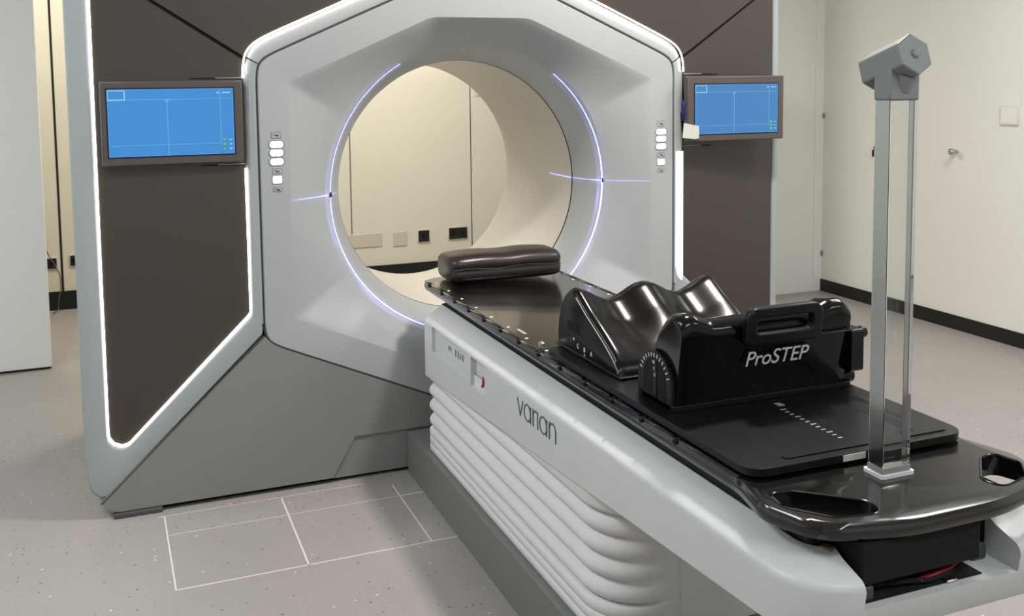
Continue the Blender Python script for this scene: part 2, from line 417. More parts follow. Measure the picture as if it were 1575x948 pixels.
# wings -----------------------------------------------------------------
TOP = 2.22
def wing(s):
    # depth of the wing face: the right-hand wing falls back slightly towards its outer edge
    fy = (lambda x: .0) if s < 0 else (lambda x: max(0, (abs(x)-.90))*.11)
    xo = 1.427 if s < 0 else 1.382
    def P(p, dy=0): return (s*p[0], fy(p[0])+dy, p[1])
    hole = roundpoly([(.872, TOP+.05), (.872, .655), (1.300, .236), (1.352, .262), (1.352, TOP+.05)], [0, .03, .055, .055, 0], 8)
    hole = hole[1:-1]
    # border: outer line from inner top round the hole
    seam = [(.8285, .60), (.822, .575)]
    bm = bmesh.new()
    # side strip, corner and diagonal band as one sheet between hole outline and outer outline
    outer = []
    n = len(hole)
    # parametrised outer outline matched to the hole points
    def outer_pt(p, i):
        return None
    O = roundpoly([(.833, 1.10), (.833, .575), (1.385, .055), (1.420, .12), (xo, .24), (xo, 1.1)] if s < 0 else
                  [(.833, 1.10), (.833, .575), (1.352, .065), (1.374, .12), (xo, .24), (xo, 1.1)], [0, .02, .03, .05, .15, 0], 10)
    O = [(.833, 1.49)]+O[1:-1]+[(xo, TOP)]
    HL = [(.872, 1.49)]+hole+[(1.352, TOP)]
    def resample(path, m):
        L = [0]
        for a, b in zip(path, path[1:]): L.append(L[-1]+math.dist(a, b))
        out = []; j = 0
        for k in range(m):
            d = L[-1]*k/(m-1)
            while j < len(L)-2 and L[j+1] < d: j += 1
            t = (d-L[j])/max(1e-9, L[j+1]-L[j]); out.append((path[j][0]*(1-t)+path[j+1][0]*t, path[j][1]*(1-t)+path[j+1][1]*t))
        return out
    # three stretches so that corners correspond: inner vertical, diagonal, outer vertical
    def split(path, key):
        ks = [min(range(len(path)), key=lambda i: math.dist(path[i], q)) for q in key]
        return [path[:ks[0]+1], path[ks[0]:ks[1]+1], path[ks[1]:]]
    hs = split(HL, [(.872, .655), (1.31, .27)]); os_ = split(O, [(.833, .575), (1.385, .07)])
    rows = []
    for (hh, oo, m_) in zip(hs, os_, (60, 60, 80)):
        a = resample(hh, m_); b = resample(oo, m_)
        if rows: a = a[1:]; b = b[1:]
        rows += list(zip(a, b))
    inn = [r[0] for r in rows]; out = [r[1] for r in rows]
    def nrm(path, i):
        a = Vector(path[max(i-1, 0)]); b = Vector(path[min(i+1, len(path)-1)]); d = (b-a).normalized(); return Vector((-d.y, d.x))
    # sheet profile: recess lip -> face -> rounded outer side
    lay = []
    i2 = [(Vector(p)+nrm(inn, i)*.010) for i, p in enumerate(inn)]   # towards the panel
    def towards(i, p, q, d):
        v = (Vector(q)-Vector(p)).normalized(); return Vector(p)+v*d
    I0 = [towards(i, inn[i], out[i], -.005) for i in range(len(inn))]
    IM = [towards(i, inn[i], out[i], .006) for i in range(len(inn))]
    I1 = [towards(i, inn[i], out[i], .018) for i in range(len(inn))]
    O0 = [towards(i, out[i], inn[i], .022) for i in range(len(inn))]
    O1 = [towards(i, out[i], inn[i], .008) for i in range(len(inn))]
    seq = [(I0, .030), (inn, .0085), (IM, .0035), (I1, .0002), (O0, 0.0), (O1, .002 if s < 0 else .002), (out, .012), (out, .05)]
    V = [[bm.verts.new(P((p[0], p[1]), dy)) for p in L_] for (L_, dy) in seq]
    for A, B in zip(V, V[1:]):
        for i in range(len(A)-1): bm.faces.new((A[i], A[i+1], B[i+1], B[i]))
    obj('wing_frame', bm, 'frame', G, ang=40, label=('left' if s < 0 else 'right')+' grey frame around the brown panel')
    # LED line: a thin tube following the panel outline
    path = [(p[0], p[1]) for p in inn if p[1] < (1.165 if p[0] < 1.0 else TOP)]
    path = [towards(0, a, b, -.0035) for a, b in zip([q for q in inn if q[1] < (1.165 if q[0] < 1.0 else TOP)], [o for q, o in zip(inn, out) if q[1] < (1.165 if q[0] < 1.0 else TOP)])]
    if s < 0:
        obj('led_strip_glow', tube([P(p, .0045) for p in path], .0026, 8), 'led', G, label='white light line around the left brown panel')
    else:
        dg_ = [p for p in path if p[1] < .60 and p[0] < 1.345]
        obj('led_strip_glow', tube([P(p, .0045) for p in dg_], .0026, 8), 'led', G, label='white light line under the right brown panel')
    # panels
    e = .004
    side = [(.876, 1.543), (.876, .659)]+[tuple(q) for q in offset(roundpoly([(.872, 1.6), (.872, .655), (1.300, .236), (1.352, .262), (1.352, 1.86)], [0, .03, .055, .055, 0], 8), e)][1:-1]+[(1.348, 1.850)]
    side = [side[0]]+[q for q in side[2:]]
    obj('side_panel', extr(side, lambda p: P(p, .006), lambda p: P(p, .020)), 'panel', G, .0015, label=('left' if s < 0 else 'right')+' glossy brown side panel')
    # slits above and below the monitor
    for (x0, x1, z) in ((.875, 1.05, 1.478), (.875, 1.02, 1.182)):
        obj('panel_slit', extr([(x0, z-.003), (x1, z-.0015), (x1, z+.0015), (x0, z+.003)], lambda p: P(p, .0045), lambda p: P(p, .007)), 'slot', G)
        obj('slit_light', extr([(x0, z-.0005), (x0+.09, z), (x0+.09, z+.002), (x0, z+.003)], lambda p: P(p, .0037), lambda p: P(p, .0045)), 'cover', G)
    return P
PL = wing(-1); PR = wing(1)
# upper panels over the rim
for s in (-1, 1):
    fy = (lambda x: 0) if s < 0 else (lambda x: max(0, (abs(x)-.90))*.11)
    arc_ = sorted([(rimR(a)*math.cos(a), CZ+rimR(a)*math.sin(a)+.0065) for a in [math.radians(26)+math.radians(65)*k/90 for k in range(91)]])
    def lowz(x):
        if x >= .874: return 1.555+(x-.874)*(1.862-1.555)/(1.348-.874)
        for (xa, za), (xb, zb) in zip(arc_, arc_[1:]):
            if xa <= x <= xb: return za+(zb-za)*(x-xa)/max(1e-9, xb-xa)
        return 1.555
    xs_ = [.70*k/28 for k in range(29)]+[.70+.174*k/28 for k in range(1, 29)]+[.95, 1.05, 1.15, 1.25, 1.348]
    bm = bmesh.new(); cols = []
    for x in xs_:
        z_ = lowz(x); y_ = fy(x)
        cols.append([bm.verts.new((s*x, y_+dy, z)) for dy, z in ((.020, z_), (.0055, z_), (.004, z_+.0015), (.004, TOP), (.02, TOP))])
    for A, B in zip(cols, cols[1:]):
        for k in range(5): bm.faces.new((A[k], B[k], B[(k+1) % 5], A[(k+1) % 5]))
    bm.faces.new(cols[0]); bm.faces.new(cols[-1])
    obj('upper_panel', bm, 'panel', G, label='glossy brown panel over the '+('left' if s < 0 else 'right')+' of the hexagon')
    obj('panel_backing', extr([(.86, 1.5), (1.36, 1.82), (1.36, 1.90), (.86, 1.58)], lambda p: (s*p[0], fy(p[0])+.021, p[1]), lambda p: (s*p[0], fy(p[0])+.026, p[1])), 'seamdark', G)
# body behind: side skins, top and the rear annulus
bm = bmesh.new()
def outl(a):
    c, s_ = math.cos(a), math.sin(a)
    tx = 1.362/abs(c) if abs(c) > 1e-6 else 9; tz = (TOP-.02-CZ)/s_ if s_ > 1e-6 else ((CZ-.05)/-s_ if s_ < -1e-6 else 9)
    return min(tx, tz)
obj('housing', ring_loft([ringpts(outl, .095), ringpts(lambda a: outl(a), 1.0), ringpts(lambda a: outl(a)-.03, 1.045), ringpts(lambda a: .506, 1.045)]), 'lower', G, ang=30, label='boxy rear housing')
obj('panel_bed', ring_loft([ringpts(lambda a: rimR(a)-.035, .085), ringpts(lambda a: outl(a)-.01, .085)]), 'seamdark', G)
# lower cover below the diagonal seams
low = [(-1.378, .052), (-.826, .560), (-.815, .540)]
hexlow = [(hexR(a)+.0045, a) for a in [math.radians(210.5)+k*math.radians(119)/70 for k in range(71)]]
hx = sorted([(r*math.cos(a), CZ+r*math.sin(a)) for r, a in hexlow])
def ztop(x):
    ax_ = -x
    if x <= -.828: return .062+(x+1.386)*(.569-.062)/.558
    if x >= .828: return .569-(x-.828)*(.569-.082)/.524
    for (xa, za), (xb, zb) in zip(hx, hx[1:]):
        if xa <= x <= xb: return za+(zb-za)*(x-xa)/max(1e-9, xb-xa)
    return .56
def zbot(x):
    if x < -1.325: return .018+((-1.325-x)/.061)**2*.042
    if x > 1.30: return .018+((x-1.30)/.052)**2*.05
    if abs(x) <= .516: return .162
    if abs(x) < .60: return .018+(.60-abs(x))/.084*.144
    return .018
xs = sorted(set([-1.386, -1.37, -1.355, -1.34, -1.325, -.828, -.60, -.516, .516, .60, .828, 1.30, 1.32, 1.34, 1.352]+[-1.3+.02*k for k in range(130)]+[round(p[0], 4) for p in hx[2:-2]]))
xs = [x for x in xs if -1.386 <= x <= 1.352]
bm = bmesh.new(); cols = []
for x in xs:
    zt, z0_ = ztop(x), zbot(x)
    zt = max(zt, z0_+.002)
    cols.append([bm.verts.new(p) for p in ((x, .05, z0_), (x, .004, z0_), (x, .001, z0_+.001), (x, .001, zt), (x, .05, zt))])
for A, B in zip(cols, cols[1:]):
    for k in range(4): bm.faces.new((A[k], B[k], B[k+1], A[k+1]))
obj('lower_cover', bm, 'lower', G, label='grey lower front cover')
obj('diagonal_seam', tube([(-1.383, .0006, .0545), (-.832, .0006, .5735)], .0022, 6), 'seamgrey', G)
obj('foot_block', extr([(-.60, .014), (-.516, .161), (.516, .161), (.60, .014)], lambda p: (p[0], .008, p[1]), lambda p: (p[0], .05, p[1])), 'lower', G, .003)
obj('plinth', box((-1.33, .03, 0), (1.31, .98, .06)), 'slot', G, label='black recessed plinth')
obj('floor_glide', box((-1.345, -.012, 0), (-1.19, .03, .016)), 'seamgrey', G, .003)

# keypads on the cover
def pillhalf(x, z, s_):
    w, h = .0215, .0115
    p = roundpoly([(0, -h), (w, -h), (w, h), (0, h)], [0, h*.95, h*.95, 0], 6)
    return [(x+s_*q[0]+s_*.0012, z+q[1]) for q in p]
for s in (-1, 1):
    cx = s*.768
    for z in (1.246, 1.217, 1.186):
        ol = roundpoly([(cx-.0275, z-.0145), (cx+.0275, z-.0145), (cx+.0275, z+.0145), (cx-.0275, z+.0145)], .0135, 6)
        obj('key_surround', extr(ol, lambda p: (p[0], -.0012, p[1]), lambda p: (p[0], .002, p[1])), 'icon', G)
        for h in (-1, 1):
            obj('button', extr(pillhalf(cx, z, h), lambda p: (p[0], -.0035, p[1]), lambda p: (p[0], -.001, p[1])), 'button', G)
    z = 1.123
    for (w, m_, y) in ((.0185, 'icon', -.0012), (.0155, 'button', -.0035)):
        ol = roundpoly([(cx-w, z-w*.82), (cx+w, z-w*.82), (cx+w, z+w*.82), (cx-w, z+w*.82)], .005, 5)
        obj('button' if m_ == 'button' else 'key_surround', extr(ol, lambda p: (p[0], y, p[1]), lambda p: (p[0], .002, p[1])), m_, G)
    for z, w, h in ((1.279, .0175, .0115), (1.153, .0175, .010), (1.089, .016, .0085)):
        ol = roundpoly([(cx-w, z-h), (cx+w, z-h), (cx+w, z+h), (cx-w, z+h)], .004, 4)
        k = obj('icon_plate', extr(ol, lambda p: (p[0], -.001, p[1]), lambda p: (p[0], .002, p[1])), 'icon', G)
        il = offset(ol, .0022)
        obj('icon_face', extr(il, lambda p: (p[0], -.0016, p[1]), lambda p: (p[0], .001, p[1])), 'cover', k)
        obj('icon_mark', box((cx-.003, -.0024, z-.0035), (cx+.008, -.001, z)), 'seamdark', k)
        obj('icon_mark', box((cx-.009, -.0024, z+.001), (cx-.002, -.001, z+.003)), 'seamgrey', k)

# laser windows in the flare and their thin fans of blue light
LY = .118
for s in (-1, 1):
    bm = tube([(s*.561, LY, CZ+.004), (s*.5555, LY, CZ+.004)], .009, 14)
    obj('laser_window', bm, 'lens', G, label='small dark blue laser window')
def laser(loc, axis, power, lo, hi, eps=.0017, soft=.0):
    """a fan of light in the plane through loc perpendicular to axis"""
    l = bpy.data.lights.new('laser_line', 'POINT'); l.shadow_soft_size = 0; l.energy = power; l.color = (.30, .32, 1)
    l.use_nodes = True; nt = l.node_tree; N = nt.nodes; L = nt.links
    em = N['Emission']; tc = N.new('ShaderNodeTexCoord'); sp = N.new('ShaderNodeSeparateXYZ'); L.new(tc.outputs['Normal'], sp.inputs[0])
    def mth(op, a, b=None):
        n = N.new('ShaderNodeMath'); n.operation = op
        if isinstance(a, (int, float)): n.inputs[0].default_value = a
        else: L.new(a, n.inputs[0])
        if b is not None:
            if isinstance(b, (int, float)): n.inputs[1].default_value = b
            else: L.new(b, n.inputs[1])
        return n.outputs[0]
    x, y, z = sp.outputs
    perp, other = (y, z) if axis == 'Y' else (z, y)
    line = mth('LESS_THAN', mth('ABSOLUTE', perp), eps)
    win = mth('MULTIPLY', mth('GREATER_THAN', other, lo), mth('LESS_THAN', other, hi))
    glow = mth('MULTIPLY', mth('LESS_THAN', mth('ABSOLUTE', perp), eps*9), .05)
    L.new(mth('MULTIPLY', mth('ADD', line, glow), win), em.inputs['Strength'])
    o = bpy.data.objects.new('laser_line', l); C.objects.link(o); o.location = loc
    return o
laser((.548, LY, CZ+.004), 'Y', 300, -.80, .50, .0022)
laser((-.548, LY, CZ+.004), 'Y', 300, -.60, .44, .0022)
laser((.548, LY, CZ+.004), 'Z', 160, -.8, .35)
laser((-.548, LY, CZ+.004), 'Z', 160, -.8, .35)

# ================================================================== MONITORS
def monitor(s, x0, x1, z0, z1, y, label):
    T = thing('wall_monitor', label, 'monitor', (s*(x0+x1)/2, y+.03, (z0+z1)/2))
    ol = roundpoly([(x0, z0), (x1, z0), (x1, z1), (x0, z1)], .006, 3)
    xa, xb = sorted((s*x0, s*x1))
    obj('housing', box((xa, y, z0), (xb, y+.035, z1)), 'bezel', T, .004, label='brown-grey monitor housing')
    ix0, ix1, iz0, iz1 = xa+.032, xb-.032, z0+.030, z1-.034
    if s < 0: ix0, ix1, iz0, iz1 = xa+.022, xb-.031, z0+.030, z1-.026
    obj('screen_edge', box((ix0-.005, y-.0008, iz0-.005), (ix1+.005, y+.002, iz1+.005)), 'bezeldark', T)
    S = obj('screen', box((ix0, y-.0016, iz0), (ix1, y+.002, iz1)), 'screen' if s < 0 else 'screenR', T, label='lit blue screen')
    w = ix1-ix0; h = iz1-iz0; yy = y-.0024
    def ln(u0, v0, u1, v1, m_='uiline', nm='screen_line'):
        obj(nm, box((ix0+u0*w, yy, iz0+v0*h), (ix0+u1*w, y-.0014, iz0+v1*h)), m_, S)
    ln(0, .84, .985, .848); ln(.02, .16, .90, .168); ln(.462, .0, .467, .82); ln(.89, .17, .895, .97)
    ln(0, .0, .004, 1); ln(0, .992, 1, 1); ln(.996, 0, 1, 1); ln(0, 0, 1, .006)
    ln(0, .835, .137, .852, 'uilight'); ln(.13, .85, .137, .98, 'uilight'); ln(.0, .975, .137, .985, 'uilight'); ln(.0, .85, .006, .98, 'uilight')
    ln(.45, .80, .475, .845, 'uiline', 'screen_icon')
    ln(.865, .925, .885, .945, 'uilight', 'screen_text'); ln(.91, .928, .975, .944, 'uilight', 'screen_text')
    for k in range(3):
        v = .07+k*.07
        ln(.905, v-.018, .935, v+.03, 'uigreen', 'screen_icon'); ln(.913, v-.004, .927, v+.018, 'uilight', 'screen_icon')
        ln(.957, v-.002, .98, v+.012, 'uilight', 'screen_text')
    return T
monitor(-1, .880, 1.33, 1.193, 1.470, -.02, 'blue-lit monitor set in the left brown panel, its frame flush with the machine')
T = monitor(1, .858, 1.322, 1.204, 1.468, -.062, 'blue-lit monitor on the right brown panel, beside the hanging white tag')
obj('mount_arm', box((.90, -.03, 1.26), (1.2, .012, 1.42)), 'slot', T)
# tag and pen clipped between the rim and the right monitor
t = thing('paper_tag', 'white paper tag taped at the lower left corner of the right monitor', 'tag', (.86, -.065, 1.22))
obj('tag_sheet', extr([(.828, 1.222), (.885, 1.215), (.905, 1.217), (.905, 1.268), (.880, 1.272), (.835, 1.282)], lambda p: (p[0], -.068-(p[0]-.82)*.0, p[1]), lambda p: (p[0], -.0665, p[1])), 'paper', t)
tag(obj('marker_pen', tube([(.862, -.03, 1.288), (.861, -.03, 1.30), (.857, -.03, 1.36), (.853, -.03, 1.368)], [.006, .011, .011, .006], 12), 'blue'),
    'short dark blue marker clipped beside the right monitor above the white tag', 'marker')

# ================================================================== COUCH
K = thing('treatment_couch', 'long white patient couch with pleated bellows and a black tabletop in front of the bore', 'treatment couch', (0, -1.2, 0))
obj('pedestal', box((-.32, -2.15, 0), (.32, -.002, .157)), 'pedestal', K, .004, label='dark grey floor base')
def plan(dx, y0, y1, rf, rn, nz=10):
    """closed plan outline; y0 foot end (towards camera), y1 head end"""
    return roundpoly([(-dx, y1), (-dx, y0), (dx, y0), (dx, y1)], [rn, rf, rf, rn], nz)
# bellows
rings = []
def pl(d, z):
    out = []
    for p in plan(.298, -1.60, -.195, .15, .035, 14):
        out.append(p)
    # split the foot side so that the folds can die out towards its middle
    i = min(range(len(out)), key=lambda k: abs(out[k][0]+.148)+abs(out[k][1]+1.60))
    a, b = out[i], out[i+1]
    out = out[:i+1]+[(a[0]+(b[0]-a[0])*k/12, a[1]) for k in range(1, 12)]+out[i+1:]
    q = offset(out, d); f = offset(out, .022); res = []
    for (x, y), (u, v), (fx, fy_) in zip(out, q, f):
        k = 0 if y > -1.45 else min(1, max(0, (x+.27)/.17))
        k = k*k*(3-2*k)
        res.append((u*(1-k)+fx*k, v*(1-k)+fy_*k, z))
    return res
prof = []
for k, (za, zc) in enumerate(((.157, .184), (.184, .211), (.211, .240))):
    prof += [(.004, za), (.0, za+.004), (.0, zc-.004), (.004, zc)]
prof += [(.012, .242)]
z0 = .242
for k in range(4):
    h_ = .053
    prof += [(.022, z0+.001), (.010, z0+.006), (.002, z0+.016), (0, z0+.026), (.003, z0+.036), (.012, z0+.047), (.022, z0+h_-.001)]
    z0 += h_
prof += [(.004, z0+.006), (.0, z0+.016), (.0, z0+.06), (.0, z0+.11)]
for i, (d, z) in enumerate(prof): rings.append(pl(d, z))
obj('bellows', ring_loft(rings), 'bellow', K, ang=60, label='white pleated bellows skirt')
obj('bellows_end', box((-.10, -1.583, .157), (.24, -1.56, .54)), 'bellow', K, .004, label='flat grey panel at the foot of the bellows')
# couch cover, one shell with a sunken channel
def cz(y): # the bottom edge climbs towards the foot end
    return .425+(.55-.425)*min(1, max(0, (-.2-y)/1.95))
def level(dx, df, z, rf, rn, bottom=False):
    pts = plan(dx, -2.305+df, -.195, rf, rn, 10)
    if bottom:
        # denser sides are not needed: the bottom edge is straight
        return [(p[0], p[1], cz(p[1])+z) for p in pts]
    return [(p[0], p[1], z-(.0 if (p[1] < -.6 or z > .67) else (p[1]+.6)*.05*min(1, (.676-z)/.03))) for p in pts]
L_ = [level(.27, .06, .012, .11, .03, True), level(.302, .018, -.004, .12, .03, True), level(.310, .012, .003, .12, .03, True),
      level(.310, .0, .632, .12, .03), level(.309, .003, .641, .12, .03), level(.304, .010, .648, .115, .03), level(.296, .022, .652, .11, .03),
      level(.27, .055, .663, .085, .02), level(.242, .075, .674, .06, .02), level(.239, .078, .673, .06, .02), level(.238, .078, .60, .06, .02)]
co = obj('couch_cover', ring_loft(L_, True, True, True), 'couch', K, ang=38, label='white moulded couch cover')
cut = obj('cut_tmp', box((-.20, -2.5, .60), (.135, -2.10, .9)), 'couch')
boolean_cut(co, cut)
# head-end recesses in the side
cut = obj('cut_tmp', box((-.33, -.652, .535), (-.299, -.308, .622)), 'couch'); boolean_cut(co, cut)
cut = obj('cut_tmp', extr([(-.705, .622), (-.835, .622), (-.825, .53), (-.70, .53)], lambda p: (-.33, p[0], p[1]), lambda p: (-.292, p[0]*.96-.03, p[1])), 'couch'); boolean_cut(co, cut)
co.data.materials.clear(); co.data.materials.append(M['couch'])
# small marks in the long recess
for k, (y, h) in enumerate(((-.46, .014), (-.478, .014), (-.53, .022), (-.555, .024), (-.578, .018), (-.60, .02))):
    obj('recess_mark', box((-.2999, y-.006, .586-h/2), (-.2985, y+.002, .586+h/2)), 'seamgrey' if k < 2 else 'cable', K)
t_ = bmesh.new()
pts_ = [(-.3108, -.806+.014*math.cos(a), .574+.019*math.sin(a)) for a in [math.radians(-75-k*14) for k in range(12)]]
obj('stop_mark', tube(pts_, [.0015+.0035*math.sin(PI*k/11) for k in range(12)], 8), 'red', K, label='red crescent mark')
# brand lettering on the side: strokes
def stroke(pts, r=.0032):
    return tube([(-.3115, -p[0], p[1]) for p in pts], r, 6)
def arc2(cx, cz_, r, a0, a1, n=12, sx=1): return [(cx+sx*r*math.cos(math.radians(a0+(a1-a0)*k/n)), cz_+r*math.sin(math.radians(a0+(a1-a0)*k/n))) for k in range(n+1)]
bz = .562; xh = .046
def letter(ch, x):
    out = []
    if ch == 'v': out = [[(x, bz+xh), (x+.019, bz), (x+.038, bz+xh)]]
    if ch == 'a': out = [arc2(x+.021, bz+.023, .022, 60, 360, 16), [(x+.043, bz+xh-.002), (x+.043, bz)], arc2(x+.021, bz+.023, .022, 0, 60, 4)]
    if ch == 'r': out = [[(x, bz), (x, bz+xh)], arc2(x+.016, bz+.028, .016, 180, 70, 8)]
    if ch == 'i': out = [[(x, bz), (x, bz+xh)]]
    if ch == 'n': out = [[(x, bz), (x, bz+xh)], arc2(x+.019, bz+.027, .019, 180, 0, 10)+[(x+.038, bz)]]
    return out
xx = 1.088
bm = bmesh.new()
for ch, adv in (('v', .047), ('a', .060), ('r', .030), ('i', .014), ('a', .060), ('n', .04)):
    for st in letter(ch, xx):
        tube([(-.3105, -p[0], p[1]) for p in st], .0022, 6, bm)
    xx += adv
obj('brand_lettering', bm, 'brand', K, label='thin grey lettering on the couch side')
# yellow-brown bracket at the foot
obj('corner_clip', extr([(-.222, -2.215), (-.212, -2.232), (-.200, -2.228), (-.206, -2.212)], lambda p: (p[0], p[1], .660), lambda p: (p[0], p[1], .676)), 'cable', K)
# carriage between cover and tabletop
obj('carriage', box((-.232, -2.195, .602), (.232, -.22, .690)), 'carr', K, label='dark sliding carriage under the tabletop')
obj('carriage_end', box((-.19, -2.282, .628), (.066, -2.19, .700)), 'slot', K, .004)
obj('carriage_bolt', tube([(-.213, -2.20, .683), (-.213, -2.206, .683)], .006, 10), 'steel', K)
# loose bits in the foot recess
obj('red_tape', tube([(-.06, -2.272, .610), (-.02, -2.266, .612), (.02, -2.26, .612), (.05, -2.255, .622)], .006, 8, sq=.6), 'redtape', K, label='dark red tape')
obj('recess_cable', tube([(-.15, -2.25, .607), (-.12, -2.262, .612), (-.08, -2.27, .612), (-.04, -2.275, .608), (.0, -2.268, .606), (.05, -2.255, .606)], .0045, 8), 'slot', K)
obj('recess_shade', box((-.196, -2.283, .6), (.07, -2.12, .602)), 'slot', K)  # dark sheet that puts the recess shade into the floor colour
obj('recess_clip', box((-.012, -2.288, .599), (.012, -2.272, .606)), 'steel', K, .003)
obj('recess_block', box((-.19, -2.28, .600), (-.162, -2.245, .625)), 'cablegrey', K, .004)
obj('recess_block', box((.088, -2.245, .600), (.122, -2.215, .626)), 'cablegrey', K, .004)

# tabletop ---------------------------------------------------------------
def ttop(d, z): # plan outline of the tabletop
    pts = roundpoly([(-.268+d, -.02-d), (-.268+d, -2.04), (-.296+d, -2.15), (-.258+d*.8, -2.262+d), (-.10, -2.302+d), (.10, -2.302+d), (.258-d*.8, -2.262+d), (.296-d, -2.15), (.268-d, -2.04), (.268-d, -.02-d)],
                    [.075, .2, .075, .09, .3, .3, .09, .075, .2, .075], 10)
    return [(p[0], p[1], z) for p in pts]
tt = obj('tabletop', ring_loft([ttop(.045, .694), ttop(.018, .697), ttop(.004, .706), ttop(0, .716), ttop(.0015, .727), ttop(.007, .7335), ttop(.014, .735)], True, True, True), 'carbon', K, ang=50, label='black carbon-fibre tabletop')
# hand holes at the two foot corners
for s in (-1, 1):
    ho = roundpoly([(s*.262, -2.125), (s*.236, -2.118), (s*.100, -2.235), (s*.125, -2.262), (s*.235, -2.236), (s*.268, -2.17)], .018, 5)
    if s > 0: ho = ho[::-1]
    if s > 0: ho = roundpoly([(.212, -2.142), (.128, -2.222), (.140, -2.262), (.215, -2.243), (.262, -2.19), (.252, -2.135)], .026, 10)
    else: ho = roundpoly([(-.215, -2.125), (-.118, -2.212), (-.128, -2.262), (-.215, -2.243), (-.268, -2.175), (-.255, -2.118)], .026, 10)
    cut = obj('cut_tmp', extr(ho, lambda p: (p[0], p[1], .6 if s > 0 else .712), lambda p: (p[0], p[1], .8)), 'carbon'); boolean_cut(tt, cut)
    obj('handle_rim', tube([(p[0], p[1], .734) for p in ho]+[(ho[0][0], ho[0][1], .734)], .003, 8), 'gloss', tt)
# raised side rails with indexing notches
ys = [-.14-.14*k for k in range(13)]
for s in (-1, 1):
    prev = -.06
    for k, y in enumerate(ys+[-2.05]):
        obj('rail_segment', tube([(s*.258, prev-.012, .7345), (s*.258, prev-.018, .7345), (s*.258, y+.018, .7345), (s*.258, y+.012, .7345)], [.004, .0075, .0075, .004], 8, sq=.35), 'carbon', tt)
        prev = y
    for y in ys:
        obj('index_notch', tube([(s*.269, y-.005, .728), (s*.254, y-.005, .7325)], .006, 10), 'slot', tt)
        obj('index_dot', tube([(s*.238, y, .7345), (s*.238, y, .7362)], .0048, 12), 'dot', tt)
obj('index_label', box((-.226, -.935, .735), (-.216, -.87, .7356)), 'dim', tt)
obj('index_label', box((-.236, -1.42, .735), (-.233, -1.33, .7356)), 'dim', tt)
obj('cross_line', box((-.25, -1.118, .735), (.25, -1.112, .7356)), 'slot', tt)
obj('lock_pin', tube([(-.245, -1.10, .735), (-.245, -1.10, .752), (-.245, -1.10, .757)], [.007, .009, .004], 12), 'steel', tt)

# ================================================================== PILLOW
pb = bmesh.new()
def pillow_pt(u, v, w):
    # u along X (-1..1), cross-section angle v
    return None
rows = []
nx = 40; nc = 36
for i in range(nx+1):
    u = -1+2*i/nx
    e = (1-abs(u)**9)**.5 if abs(u) < 1 else 0
    shrink = .0 if e > .999 else (1-e)
    x = .214*u
    row = []
    hz = .104-.009*math.exp(-(u/.35)**2)*1.0+.004*math.cos(u*PI)
    for j in range(nc):
        a = 2*PI*j/nc
        c, s_ = math.cos(a), math.sin(a)
        p_ = 5.0
        r = (abs(c)**p_+abs(s_)**p_)**(-1/p_)
        yy = c*r*.100; zz = s_*r*.5
        k = 1-.22*shrink
        z = (.5+zz*k)*hz
        y = yy*(1-.13*(s_*r > 0)*abs(s_*r)**4)*k
        # crease along the camera side
        if c < -.3: y += .006*math.exp(-((z-.050)/.007)**2)
        row.append((x, -.118+y+.012*u*0, .7365+z))
    rows.append(row)
rot = Matrix.Rotation(math.radians(-3), 4, 'Z')
bm = ring_loft(rows, True, True, True)
bmesh.ops.transform(bm, matrix=Matrix.Translation((.014, -.0, 0)), verts=bm.verts)
P_ = thing('head_cushion', 'black vinyl block cushion on the head end of the couch in front of the bore', 'cushion', (.014, -.125, .735))
cu_ = obj('cushion_body', bm, 'vinyl', P_, ang=60)
obj('cushion_seam', tube([(.014+.207*(-1+2*k/20), -.2145+.004*abs(-1+2*k/20)**6, .7365+.052+.004*math.sin(k*.6)) for k in range(21)], .0022, 6), 'vinyl', P_)

# ================================================================== POSITIONING BOARD
B_ = thing('positioning_board', 'flat black base board lying on the couch tabletop under the leg supports', 'positioning board', (0, -1.6, .735))
bo = obj('board', extr(roundpoly([(-.256, -1.16), (-.256, -2.07), (.256, -2.07), (.256, -1.16)], [.02, .04, .04, .02], 6), lambda p: (p[0], p[1], .7402), lambda p: (p[0], p[1], .7555)), 'matt', B_, .003)
obj('raised_ridge', extr(roundpoly([(-.165, -2.048), (.225, -2.048), (.225, -2.028), (-.165, -2.028)], .009, 4), lambda p: (p[0], p[1], .7555), lambda p: (p[0], p[1], .7580)), 'matt', bo, .001)
for (pp) in (roundpoly([(.125, -2.045), (.125, -1.995), (.165, -1.995), (.165, -2.045)], .018, 6), roundpoly([(.150, -1.985), (.150, -1.88), (.180, -1.85), (.180, -1.985)], .006, 3), roundpoly([(.192, -1.96), (.192, -1.80), (.206, -1.80), (.206, -1.96)], .004, 3)):
    obj('board_slot', extr(pp, lambda p: (p[0], p[1], .7550), lambda p: (p[0], p[1], .7560)), 'slot', B_)
for k in range(12):
    y = -1.815-.0165*k
    obj('scale_tick', box((-.002+.000*k, y-.0022, .7555), (.012 if k % 3 == 0 else .008, y+.0022, .7561)), 'dim', B_)
obj('scale_mark', box((.010, -1.795, .7555), (.026, -1.775, .7561)), 'dim', B_)
obj('edge_label', box((-.052, -2.0716, .7420), (.0, -2.070, .7540)), 'paper', B_, label='white paper label on the board edge')

